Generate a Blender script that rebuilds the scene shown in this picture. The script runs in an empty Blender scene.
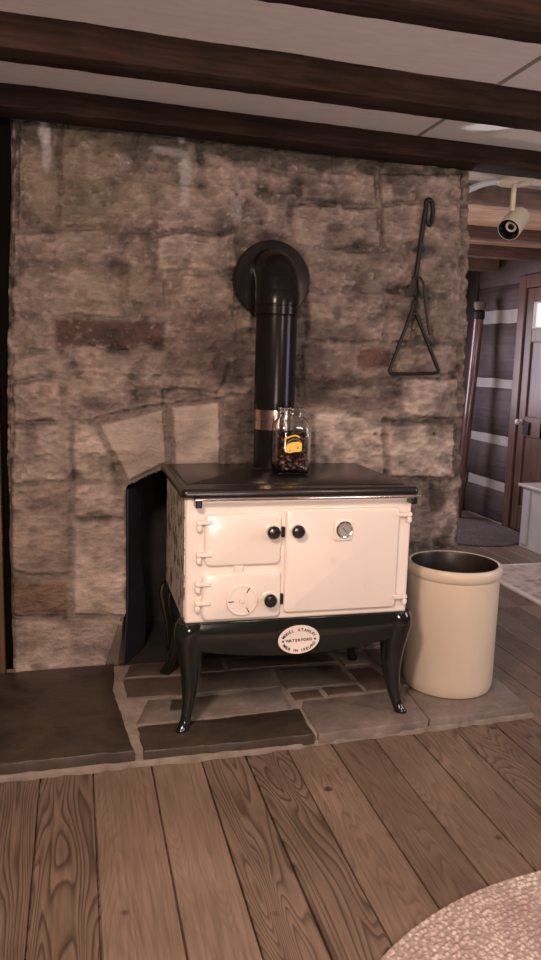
import bpy, bmesh, math, random
import numpy as np
from mathutils import Vector, Matrix
random.seed(4)
C = bpy.context.scene.collection
scene = bpy.context.scene
R = math.radians

# ------------------------------------------------------------ camera
def make_camera():
    yaw, pitch, roll = R(14.392), R(8.809), R(1.638)
    f = Vector((math.sin(yaw) * math.cos(pitch), math.cos(yaw) * math.cos(pitch), -math.sin(pitch)))
    r = Vector((math.cos(yaw), -math.sin(yaw), 0))
    u = r.cross(f)
    r2 = r * math.cos(roll) + u * math.sin(roll)
    u2 = -r * math.sin(roll) + u * math.cos(roll)
    m = Matrix((( r2.x, u2.x, -f.x, -.3554), (r2.y, u2.y, -f.y, -3.4314), (r2.z, u2.z, -f.z, 1.4551), (0, 0, 0, 1)))
    cd = bpy.data.cameras.new('camera'); cd.sensor_fit = 'VERTICAL'; cd.sensor_height = 36
    cd.lens = 36 * 766.4 / 960; cd.clip_start = .05
    co = bpy.data.objects.new('camera', cd); C.objects.link(co); co.matrix_world = m
    scene.camera = co
make_camera()

# ------------------------------------------------------------ world, lights, exposure
w = bpy.data.worlds.new('world'); scene.world = w; w.use_nodes = True
bg = w.node_tree.nodes['Background']; bg.inputs[0].default_value = (1.0, .72, .56, 1); bg.inputs[1].default_value = .07
def light(name, kind, loc, target, energy, color, size=.3, sy=None, **k):
    l = bpy.data.lights.new(name, kind); l.energy = energy; l.color = color
    if kind == 'AREA':
        l.size = size
        if sy: l.shape = 'RECTANGLE'; l.size_y = sy
    else: l.shadow_soft_size = size
    for a, b in k.items(): setattr(l, a, b)
    o = bpy.data.objects.new(name, l); C.objects.link(o); o.location = loc
    o.rotation_euler = (Vector(target) - Vector(loc)).to_track_quat('-Z', 'Y').to_euler()
    return o
WARM = (1, .73, .60)
light('ceiling_lamp_light', 'AREA', (-.75, -2.7, 2.2), (.35, -.4, .6), 56, WARM, .3)
light('room_lamp_light', 'AREA', (1.6, -3.3, 1.9), (.9, 0, 1.0), 15, (1, .76, .66), .4)
light('ceiling_fill_light', 'AREA', (.2, -3.7, 1.0), (.3, -1.3, 2.45), 36, (1, .80, .73), .6)  # added upward fill behind the camera to brighten the ceiling; no lamp there
light('side_window_daylight', 'AREA', (3.3, -1.9, 1.5), (.6, -.6, .9), 22, (.92, .88, 1), .8, 1.0)
light('window_daylight', 'AREA', (2.2, 3.8, 1.5), (2.7, 1.2, .4), 30, (.93, .84, 1), 1.0, 1.1)
light('back_room_wall_fill', 'POINT', (1.9, 2.3, 1.7), (3, 2, 1), 7, (1, .88, .86), .15)  # added fill behind the stone wall, softens the pole's shadow on the logs
light('ceiling_glint_spot', 'SPOT', (3.4, -1.6, 1.0), (1.34, -.36, 2.45), 300, (.93, .93, 1), .01, spot_size=R(2.6), spot_blend=.5)  # added spot without a fixture, stands in for sunlight reflected onto the ceiling
light('back_room_ceiling_fill', 'AREA', (1.75, 2.0, .9), (2.3, 1.2, 2.45), 16, (1, .84, .74), .4)  # unseen upward fill added to brighten the back room ceiling
scene.view_settings.view_transform = 'Standard'; scene.view_settings.look = 'None'
scene.view_settings.gamma = 1; scene.view_settings.use_curve_mapping = False
scene.view_settings.exposure = 0.0

# ------------------------------------------------------------ helpers
def link(o, parent=None):
    C.objects.link(o)
    if parent: o.parent = parent
    return o
def mesh_obj(name, bm, mat, parent=None, smooth=True, bevel=0, seg=2, angle=35):
    me = bpy.data.meshes.new(name); bmesh.ops.recalc_face_normals(bm, faces=bm.faces)
    bm.to_mesh(me); bm.free()
    if mat: me.materials.append(mat)
    if smooth:
        me.polygons.foreach_set('use_smooth', [True] * len(me.polygons))
        me.set_sharp_from_angle(angle=R(angle))
    o = link(bpy.data.objects.new(name, me), parent)
    if bevel:
        b = o.modifiers.new('bevel', 'BEVEL'); b.width = bevel; b.segments = seg; b.limit_method = 'ANGLE'
    return o
def thing(name, label, cat, loc=(0, 0, 0), rz=0, group=None):
    o = bpy.data.objects.new(name, None); C.objects.link(o); o.location = loc; o.rotation_euler = (0, 0, rz)
    o.empty_display_size = .05
    return tag(o, label, cat, group)
def tag(o, label=None, cat=None, group=None, kind=None):
    if label: o['label'] = label
    if cat: o['category'] = cat
    if group: o['group'] = group
    if kind: o['kind'] = kind
    return o
def structure(o): o['kind'] = 'structure'; return o
def add_box(bm, x0, x1, y0, y1, z0, z1):
    vs = [bm.verts.new((x, y, z)) for z in (z0, z1) for y in (y0, y1) for x in (x0, x1)]
    for f in ((0, 1, 3, 2), (4, 6, 7, 5), (0, 4, 5, 1), (2, 3, 7, 6), (0, 2, 6, 4), (1, 5, 7, 3)): bm.faces.new([vs[i] for i in f])
    return vs
def box_obj(name, x0, x1, y0, y1, z0, z1, mat, parent=None, bevel=.003, seg=2):
    bm = bmesh.new(); add_box(bm, x0, x1, y0, y1, z0, z1)
    return mesh_obj(name, bm, mat, parent, bevel=bevel, seg=seg)
def rings(bm, rs, close_start=True, close_end=True):
    rows = [[bm.verts.new(p) for p in r] for r in rs]
    n = len(rows[0])
    for a, b in zip(rows, rows[1:]):
        for i in range(n): bm.faces.new((a[i], a[(i + 1) % n], b[(i + 1) % n], b[i]))
    if close_start: bm.faces.new(rows[0][::-1])
    if close_end: bm.faces.new(rows[-1])
def add_lathe(bm, prof, c=(0, 0, 0), axis='z', n=40, caps=(True, True)):
    rs = []
    for r, h in prof:
        ring = []
        for i in range(n):
            a = 2 * math.pi * i / n; p, q = r * math.cos(a), r * math.sin(a)
            v = {'z': (p, q, h), 'y': (p, h, q), 'x': (h, p, q)}[axis]
            ring.append((c[0] + v[0], c[1] + v[1], c[2] + v[2]))
        rs.append(ring)
    rings(bm, rs, *caps)
def add_tube(bm, pts, rad, n=12):
    pts = [Vector(p) for p in pts]; rad = rad if isinstance(rad, (list, tuple)) else [rad] * len(pts)
    up = Vector((0, 0, 1)); rs = []; prev = None
    for i, p in enumerate(pts):
        d = (pts[min(i + 1, len(pts) - 1)] - pts[max(i - 1, 0)]).normalized()
        if prev is None:
            s = d.cross(up if abs(d.z) < .9 else Vector((1, 0, 0))).normalized()
        else:
            s = (prev - d * prev.dot(d)).normalized()
        prev = s; t = d.cross(s)
        rs.append([p + (s * math.cos(2 * math.pi * k / n) + t * math.sin(2 * math.pi * k / n)) * rad[i] for k in range(n)])
    rings(bm, rs)
def smooth_pts(pts, k=6):
    out = []; P = [Vector(p) for p in pts]
    for i in range(len(P) - 1):
        p0, p1, p2, p3 = P[max(i - 1, 0)], P[i], P[i + 1], P[min(i + 2, len(P) - 1)]
        for j in range(k):
            t = j / k
            out.append(.5 * ((2 * p1) + (p2 - p0) * t + (2 * p0 - 5 * p1 + 4 * p2 - p3) * t * t + (3 * p1 - p0 - 3 * p2 + p3) * t ** 3))
    return out + [P[-1]]
def rounded_rect(x0, x1, z0, z1, r, n=6):
    pts = []
    for cx, cz, a0 in ((x1 - r, z0 + r, -90), (x1 - r, z1 - r, 0), (x0 + r, z1 - r, 90), (x0 + r, z0 + r, 180)):
        for k in range(n + 1):
            a = R(a0 + 90 * k / n); pts.append((cx + r * math.cos(a), cz + r * math.sin(a)))
    return pts
def lathe_obj(name, prof, mat, parent=None, c=(0, 0, 0), axis='z', n=40, caps=(True, True), angle=35):
    bm = bmesh.new(); add_lathe(bm, prof, c, axis, n, caps); return mesh_obj(name, bm, mat, parent, angle=angle)
def tube_obj(name, pts, rad, mat, parent=None, n=12):
    bm = bmesh.new(); add_tube(bm, pts, rad, n); return mesh_obj(name, bm, mat, parent, angle=60)

# numpy value noise
def _h(ix, iy, s):
    v = np.sin(ix * 127.1 + iy * 311.7 + s * 74.7) * 43758.5453
    return v - np.floor(v)
def vnoise(x, y, s=0):
    ix, iy = np.floor(x), np.floor(y); fx, fy = x - ix, y - iy
    fx = fx * fx * (3 - 2 * fx); fy = fy * fy * (3 - 2 * fy)
    return (_h(ix, iy, s) * (1 - fx) + _h(ix + 1, iy, s) * fx) * (1 - fy) + (_h(ix, iy + 1, s) * (1 - fx) + _h(ix + 1, iy + 1, s) * fx) * fy
def fbm(x, y, s=0, o=4):
    t = 0; a = .5
    for k in range(o): t = t + a * (vnoise(x * 2 ** k, y * 2 ** k, s + k) - .5); a *= .55
    return t

# ------------------------------------------------------------ materials
class NT:
    def __init__(s, name):
        s.m = bpy.data.materials.new(name); s.m.use_nodes = True
        s.t = s.m.node_tree; s.b = s.t.nodes['Principled BSDF']
    def n(s, kind, **k):
        o = s.t.nodes.new(kind)
        for a, b in k.items():
            if a.startswith('i_'):
                key = a[2:]; o.inputs[int(key) if key.isdigit() else key.replace('_', ' ')].default_value = b
            else: setattr(o, a, b)
        return o
    def l(s, a, b): s.t.links.new(a, b)
    def set(s, **k):
        for a, b in k.items(): s.b.inputs[a.replace('_', ' ')].default_value = b
    def coord(s, scale=(1, 1, 1), loc=(0, 0, 0)):
        tc = s.n('ShaderNodeTexCoord'); mp = s.n('ShaderNodeMapping')
        mp.inputs['Scale'].default_value = scale; mp.inputs['Location'].default_value = loc
        s.l(tc.outputs['Object'], mp.inputs['Vector']); return mp.outputs['Vector']
    def noise(s, vec, scale, detail=4, rough=.55, dist=0):
        o = s.n('ShaderNodeTexNoise', i_Scale=scale, i_Detail=detail, i_Roughness=rough, i_Distortion=dist); s.l(vec, o.inputs['Vector']); return o.outputs['Fac']
    def ramp(s, fac, stops):
        o = s.n('ShaderNodeValToRGB'); e = o.color_ramp.elements
        while len(e) > 1: e.remove(e[0])
        e[0].position = stops[0][0]; e[0].color = (*stops[0][1], 1)
        for p, c in stops[1:]: x = e.new(p); x.color = (*c, 1)
        s.l(fac, o.inputs['Fac']); return o.outputs['Color']
    def mix(s, fac, a, b, mode='MIX'):
        o = s.n('ShaderNodeMix', data_type='RGBA', blend_type=mode)
        for sock, v in ((o.inputs[0], fac), (o.inputs[6], a), (o.inputs[7], b)):
            if isinstance(v, bpy.types.NodeSocket): s.l(v, sock)
            elif isinstance(v, tuple): sock.default_value = (*v, 1) if len(v) == 3 else v
            else: sock.default_value = v
        return o.outputs[2]
    def math(s, op, a, b=0.0, clamp=False):
        o = s.n('ShaderNodeMath', operation=op, use_clamp=clamp)
        for sock, v in zip(o.inputs, (a, b)):
            if isinstance(v, bpy.types.NodeSocket): s.l(v, sock)
            else: sock.default_value = v
        return o.outputs[0]
    def bump(s, h, strength=.3, dist=.01):
        o = s.n('ShaderNodeBump', i_Strength=strength, i_Distance=dist); s.l(h, o.inputs['Height']); s.l(o.outputs['Normal'], s.b.inputs['Normal'])
    def color(s, c): s.l(c, s.b.inputs['Base Color'])

def plain(name, col, rough=.5, metal=0, var=.12, nscale=9, bump=0, coat=0, **k):
    t = NT(name); v = t.coord(); f = t.noise(v, nscale)
    t.color(t.ramp(f, [(.3, tuple(c * (1 - var) for c in col)), (.7, tuple(min(1, c * (1 + var)) for c in col))]))
    t.set(Roughness=rough, Metallic=metal, Coat_Weight=coat, **k)
    if bump: t.bump(t.noise(v, nscale * 8), bump, .004)
    return t.m

def m_stone():
    t = NT('stone'); a = t.n('ShaderNodeVertexColor', layer_name='Col')
    v = t.coord((1, 1, 1)); vs = t.coord((.8, 1, 2.0))
    n1 = t.noise(vs, 16, 6, .65, .4); n2 = t.noise(v, 48, 6, .75); n3 = t.noise(vs, 34, 3, .6, 1.5)
    c = t.mix(1.0, a.outputs['Color'], t.ramp(n1, [(.3, (.86, .85, .84)), (.5, (1, 1, 1)), (.7, (1.12, 1.12, 1.12))]), 'MULTIPLY')
    c = t.mix(1.0, c, t.ramp(n3, [(.26, (.68, .64, .62)), (.40, (1, 1, 1))]), 'MULTIPLY')
    c = t.mix(t.ramp(n2, [(.60, (0, 0, 0)), (.72, (.38, .38, .38))]), c, (.60, .52, .48))
    t.color(c); t.set(Roughness=.72)
    t.bump(t.math('ADD', n1, t.math('MULTIPLY', n2, .5)), 1.0, .016); return t.m
def m_floor():
    t = NT('old_pine_planks'); a = t.n('ShaderNodeVertexColor', layer_name='Col')
    sp = t.n('ShaderNodeSeparateColor'); t.l(a.outputs['Color'], sp.inputs[0])
    tc = t.n('ShaderNodeTexCoord')
    off = t.n('ShaderNodeCombineXYZ'); t.l(t.math('MULTIPLY', sp.outputs[0], 31.0), off.inputs[0]); t.l(t.math('MULTIPLY', sp.outputs[0], 17.0), off.inputs[1])
    ad = t.n('ShaderNodeVectorMath', operation='ADD'); t.l(tc.outputs['Object'], ad.inputs[0]); t.l(off.outputs[0], ad.inputs[1])
    mp = t.n('ShaderNodeMapping'); mp.inputs['Scale'].default_value = (6.5, .8, 1); t.l(ad.outputs[0], mp.inputs['Vector'])
    n = t.noise(mp.outputs[0], 1.0, 2, .45, .3)
    band = t.math('FRACT', t.math('MULTIPLY', n, 34.0))
    line = t.ramp(band, [(0, (0, 0, 0)), (.45, (.25, .25, .25)), (.8, (1, 1, 1)), (.97, (.1, .1, .1))])
    mp2 = t.n('ShaderNodeMapping'); mp2.inputs['Scale'].default_value = (90, 4, 1); t.l(ad.outputs[0], mp2.inputs['Vector'])
    fine = t.noise(mp2.outputs[0], 1.0, 4, .6)
    base = t.ramp(sp.outputs[1], [(0, (.14, .095, .067)), (1, (.26, .188, .138))])
    c = t.mix(t.math('MULTIPLY', line, t.math('MULTIPLY', sp.outputs[2], .85)), base, (.042, .027, .019))
    c = t.mix(.75, c, t.ramp(fine, [(.3, (.65, .62, .6)), (.7, (1.25, 1.22, 1.2))]), 'MULTIPLY')
    big = t.noise(t.coord(), 2.3, 3)
    c = t.mix(.8, c, t.ramp(big, [(.3, (.72, .68, .66)), (.7, (1.2, 1.2, 1.2))]), 'MULTIPLY')
    vor = t.n('ShaderNodeTexVoronoi', i_Scale=5.2); t.l(ad.outputs[0], vor.inputs['Vector'])
    kn = t.ramp(vor.outputs['Distance'], [(.06, (1, 1, 1)), (.10, (0, 0, 0))])
    c = t.mix(t.math('MULTIPLY', kn, .85), c, (.035, .02, .014))
    t.color(c); t.l(t.ramp(fine, [(.3, (.38, .38, .38)), (.7, (.55, .55, .55))]), t.b.inputs['Roughness'])
    t.bump(t.math('ADD', t.math('MULTIPLY', line, -.6), fine), .25, .003); return t.m
def m_wood(name, c0, c1, axis=0, rough=.6, fs=60, bump=.5, bd=.006):
    t = NT(name); s = [fs, fs, fs]; s[axis] = fs / 22
    v = t.coord(tuple(s)); f = t.noise(v, 1.0, 5, .6, .3)
    g = t.noise(t.coord(), 3.5, 3)
    c = t.ramp(f, [(.28, c0), (.72, c1)])
    c = t.mix(.8, c, t.ramp(g, [(.3, (.6, .58, .56)), (.7, (1.3, 1.28, 1.25))]), 'MULTIPLY')
    t.color(c); t.set(Roughness=rough); t.bump(f, bump, bd); return t.m
def m_slate(name, c0, c1, rough=.5):
    t = NT(name); v = t.coord(); f = t.noise(v, 5, 6, .6, .6); g = t.noise(v, 38, 4)
    c = t.ramp(f, [(.3, c0), (.7, c1)])
    c = t.mix(.6, c, t.ramp(g, [(.3, (.75, .74, .72)), (.7, (1.2, 1.2, 1.2))]), 'MULTIPLY')
    t.color(c); t.set(Roughness=rough); t.bump(t.math('ADD', f, t.math('MULTIPLY', g, .3)), .5, .01); return t.m
def m_enamel(name, chips=0.0):
    t = NT(name); v = t.coord(); f = t.noise(v, 3, 3)
    c = t.ramp(f, [(.3, (.74, .65, .57)), (.7, (.80, .72, .64))])
    st = t.noise(v, 11, 4, .6)
    c = t.mix(t.ramp(st, [(.62, (0, 0, 0)), (.8, (.35, .35, .35))]), c, (.50, .38, .27))
    if chips:
        k = t.noise(t.coord((1, 1, .75)), 26, 4, .65); m = t.noise(v, 4.5, 2)
        msk = t.ramp(t.math('ADD', k, t.math('MULTIPLY', m, .28)), [(.672, (0, 0, 0)), (.71, (1, 1, 1))])
        c = t.mix(msk, c, (.13, .07, .05))
    t.color(c); t.set(Roughness=.28, Coat_Weight=.3, Coat_Roughness=.15); t.bump(t.noise(v, 60, 2), .03, .002); return t.m
def m_rug(name, c0, c1, c2, scale=85):
    t = NT(name); v = t.coord((1, 1, 1)); vo = t.n('ShaderNodeTexVoronoi', i_Scale=scale); t.l(v, vo.inputs['Vector'])
    n = t.noise(v, 6, 3); fine = t.noise(v, scale * 1.2, 2)
    c = t.ramp(n, [(.38, c0), (.62, c1)])
    c = t.mix(t.ramp(vo.outputs['Distance'], [(.25, (0, 0, 0)), (.6, (.8, .8, .8))]), c, c2)
    t.color(c); t.set(Roughness=.95); t.bump(t.math('SUBTRACT', fine, vo.outputs['Distance']), .9, .006); return t.m
def m_plaster():
    t = NT('ceiling_plaster'); v = t.coord(); a = t.noise(t.coord((12, 60, 12)), 1, 3); b = t.noise(v, 90, 3)
    c = t.ramp(a, [(.3, (.60, .54, .50)), (.7, (.66, .60, .56))])
    t.color(c); t.set(Roughness=.85); t.bump(t.math('ADD', a, b), .35, .004); return t.m

STONE, FLOOR = m_stone(), m_floor()
BEAM = m_wood('hewn_dark_beam', (.009, .0052, .004), (.034, .018, .012), 0, .85)
BEAM.node_tree.nodes['Principled BSDF'].inputs['Specular IOR Level'].default_value = .12
LOG = m_wood('grey_brown_log', (.052, .034, .034), (.10, .068, .068), 1, .65, 40)
DOORWOOD = m_wood('reddish_door_wood', (.095, .048, .036), (.18, .10, .075), 2, .35, 50, .15)
OAK = m_wood('brown_plank_wood', (.06, .03, .018), (.13, .07, .04), 2, .6, 50)
PLANKCEIL = m_wood('tan_ceiling_planks', (.34, .20, .14), (.58, .38, .28), 0, .6, 30, .2)
CHINK = plain('white_chinking', (.42, .39, .37), .9, bump=.4)
PLASTER = m_plaster()
BATTEN = plain('grey_batten', (.22, .19, .17), .7)
MORTAR = plain('pale_mortar', (.24, .195, .155), .9, var=.25, nscale=14, bump=.6)
SLATE_D = m_slate('dark_slate', (.026, .019, .013), (.070, .051, .034), .42)
SLATE_M = m_slate('brown_slate', (.060, .042, .030), (.13, .094, .066), .5)
SLATE_L = m_slate('grey_flagstone', (.125, .10, .082), (.24, .195, .16), .55)
ENAMEL = m_enamel('cream_enamel'); ENAMEL_CHIP = m_enamel('chipped_cream_enamel', 1)
BLACK_EN = plain('black_green_enamel', (.008, .010, .008), .13, coat=.4, bump=.03)
CASTTOP = plain('black_cast_iron', (.014, .011, .010), .26, bump=.15, nscale=14)
PIPE = plain('black_stovepipe_steel', (.009, .008, .008), .20, 0, bump=.01, Specular_IOR_Level=.16)
IRON = plain('wrought_iron', (.014, .011, .010), .5, .5, bump=.3, nscale=30)
CHROME = plain('polished_steel', (.75, .72, .68), .14, 1, var=.05)
STEELBAND = plain('copper_toned_steel', (.62, .46, .38), .22, 1, var=.1)
BAKELITE = plain('black_bakelite', (.012, .010, .010), .22, coat=.3)
CROCK = plain('cream_stoneware', (.60, .50, .385), .38, var=.06, nscale=4, bump=.02)
CROCK_IN = plain('dark_brown_glaze', (.02, .013, .01), .35)
WHITEPAINT = plain('white_paint', (.60, .60, .62), .5, var=.05)
CREAMPAINT = plain('cream_lamp_paint', (.66, .60, .46), .4, var=.04)
DIAL = plain('dial_grey', (.30, .27, .24), .5, 0)
BADGEM = plain('badge_white', (.78, .70, .63), .3, var=.03)
INK = plain('dark_ink', (.03, .025, .02), .5)
SOOT = plain('sooty_stone', (.016, .013, .012), .9, var=.4, bump=.6)
BLUED = plain('blued_sheet_steel', (.040, .045, .058), .45, .3, bump=.1)

# ------------------------------------------------------------ floor
def build_floor():
    bm = bmesh.new(); col = bm.loops.layers.float_color.new('Col')
    seams = [-1.55, -1.36, -1.18, -1.0, -.83, -.66, -.487, -.308, -.103, .08, .245, .41, .59, .77, .94, 1.122, 1.31, 1.49]
    while seams[-1] < 4.6: seams.append(seams[-1] + random.uniform(.15, .2))
    rnd = random.Random(11)
    tone = {6: (.35, 1.0), 7: (.75, .25), 8: (.75, .2), 9: (.45, .9), 10: (.4, 1.0), 11: (.65, .45), 12: (.2, .5), 13: (.45, .45), 14: (.5, .7), 15: (.4, .8), 5: (.3, 1)}
    for i, (a, b) in enumerate(zip(seams, seams[1:])):
        tn, gr = tone.get(i, (rnd.random(), rnd.uniform(.3, .9))); rr = rnd.random()
        ys = [-4.6, 4.0] if a < 1.5 else [-4.6, rnd.uniform(.2, 1.6), 4.0]
        for y0, y1 in zip(ys, ys[1:]):
            n0 = len(bm.faces); g = .003
            n = 40; prev = None; j1 = [rnd.uniform(-.0015, .0015) for _ in range(n + 1)]
            z = rnd.uniform(-.0012, 0)
            rows = []
            for k in range(n + 1):
                y = y0 + .0015 + (y1 - y0 - .003) * k / n
                rows.append([bm.verts.new(p) for p in ((a + g + j1[k], y, -.02), (a + g + j1[k], y, z - .0015), (a + g + .002 + j1[k], y, z), (b - g - .002, y, z), (b - g, y, z - .0015), (b - g, y, -.02))])
            fs = []
            for p, q in zip(rows, rows[1:]):
                for m in range(5): fs.append(bm.faces.new((p[m], p[m + 1], q[m + 1], q[m])))
            fs.append(bm.faces.new(rows[0][::-1])); fs.append(bm.faces.new(rows[-1]))
            for f in fs:
                for l in f.loops: l[col] = (rr, tn, gr, 1)
            rr = rnd.random(); tn = rnd.random()
    add_box(bm, -1.6, 4.7, -4.6, 4.0, -.08, -.019)
    structure(mesh_obj('floor', bm, FLOOR, angle=25))
build_floor()

# ------------------------------------------------------------ stone chimney wall
STONES = [
([(-0.635,1.16),(-0.371,1.162),(-0.374,0.911),(-0.64,0.914)],'K'),
([(-0.367,1.162),(-0.209,1.163),(-0.21,0.909),(-0.369,0.911)],'P'),
([(-0.64,0.905),(-0.382,0.902),(-0.387,0.5),(-0.65,0.51)],'M'),
([(-0.374,0.902),(-0.14,0.9),(-0.14,0.749),(-0.375,0.755)],'K'),
([(-0.376,0.745),(-0.14,0.74),(-0.141,0.281),(-0.381,0.295)],'P'),
([(-0.65,0.483),(-0.4,0.473),(-0.402,0.301),(-0.654,0.315)],'W'),
([(-0.654,0.296),(-0.141,0.267),(-0.141,-0.029),(-0.661,0.012)],'P'),
([(-0.631,1.337),(-0.394,1.342),(-0.396,1.174),(-0.634,1.172)],'M'),
([(-0.386,1.342),(-0.123,1.348),(-0.123,1.208),(-0.387,1.205)],'M'),
([(-0.628,1.458),(-0.293,1.468),(-0.293,1.357),(-0.63,1.35)],'M'),
([(-0.284,1.468),(0.029,1.478),(0.03,1.364),(-0.285,1.357)],'M'),
([(-0.424,1.598),(0.011,1.615),(0.011,1.49),(-0.425,1.477)],'B'),
([(-0.625,1.594),(-0.428,1.602),(-0.429,1.476),(-0.627,1.47)],'M'),
([(-0.619,1.821),(-0.173,1.846),(-0.174,1.62),(-0.624,1.602)],'M'),
([(-0.165,1.814),(0.005,1.823),(0.006,1.628),(-0.165,1.621)],'D'),
([(-0.616,1.96),(-0.173,1.99),(-0.173,1.859),(-0.619,1.833)],'M'),
([(-0.584,2.378),(-0.405,2.395),(-0.41,1.986),(-0.593,1.974)],'M'),
([(-0.397,2.396),(-0.123,2.423),(-0.123,2.2),(-0.4,2.178)],'M'),
([(-0.4,2.166),(-0.039,2.195),(-0.039,2.012),(-0.402,1.987)],'M'),
([(-0.03,1.983),(0.337,2.008),(0.34,1.85),(-0.029,1.829)],'K'),
([(-0.115,2.4),(0.162,2.427),(0.165,2.224),(-0.115,2.201)],'M'),
([(-0.031,2.192),(0.332,2.221),(0.336,2.02),(-0.03,1.996)],'M'),
([(0.172,2.379),(0.443,2.405),(0.45,2.172),(0.175,2.151)],'M'),
([(0.022,1.811),(0.331,1.828),(0.334,1.698),(0.023,1.684)],'M'),
([(0.023,1.671),(0.334,1.685),(0.338,1.527),(0.024,1.516)],'D'),
([(0.025,1.499),(0.412,1.511),(0.416,1.359),(0.026,1.351)],'D'),
([(0.288,1.275),(0.455,1.278),(0.463,0.991),(0.293,0.992)],'D'),
([(0.452,2.397),(0.615,2.413),(0.619,2.304),(0.455,2.29)],'M'),
([(0.464,2.156),(0.582,2.165),(0.587,2.016),(0.468,2.008)],'M'),
([(0.592,2.149),(1.01,2.18),(1.019,2.004),(0.598,1.977)],'M'),
([(1.024,2.186),(1.457,2.218),(1.473,2.005),(1.036,1.978)],'M'),
([(0.629,2.288),(0.998,2.319),(1.004,2.197),(0.633,2.169)],'M'),
([(1.017,2.32),(1.447,2.357),(1.456,2.232),(1.024,2.199)],'M'),
([(0.66,1.955),(1.18,1.987),(1.191,1.815),(0.666,1.788)],'M'),
([(1.197,1.97),(1.464,1.986),(1.487,1.679),(1.215,1.668)],'M'),
([(0.667,1.771),(1.051,1.789),(1.063,1.569),(0.674,1.556)],'M'),
([(1.066,1.79),(1.197,1.796),(1.211,1.574),(1.078,1.57)],'M'),
([(0.661,1.533),(0.914,1.541),(0.922,1.374),(0.667,1.369)],'D'),
([(0.924,1.537),(1.115,1.543),(1.121,1.444),(0.929,1.44)],'R'),
([(1.125,1.548),(1.48,1.559),(1.49,1.42),(1.133,1.412)],'M'),
([(0.668,1.327),(1.153,1.336),(1.158,1.245),(0.672,1.239)],'D'),
([(1.165,1.394),(1.492,1.401),(1.506,1.205),(1.176,1.202)],'K'),
([(0.721,1.221),(1.077,1.225),(1.093,0.92),(0.732,0.923)],'P'),
([(1.095,1.177),(1.481,1.181),(1.5,0.916),(1.109,0.92)],'P'),
([(1.37,0.902),(1.501,0.901),(1.531,0.484),(1.398,0.489)],'K'),
([(1.105,0.905),(1.359,0.902),(1.387,0.489),(1.127,0.499)],'M'),
([(-0.252,1.158),(0.022,1.227),(0.037,0.989),(-0.127,0.908)],'P'),
([(0.066,1.241),(0.27,1.266),(0.289,0.983),(0.078,0.975)],'P'),
]
PAL = {'P': (.37, .295, .245), 'K': (.30, .235, .195), 'M': (.20, .152, .124), 'D': (.15, .108, .088), 'B': (.062, .033, .024), 'W': (.17, .105, .07), 'R': (.098, .047, .036)}
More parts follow.
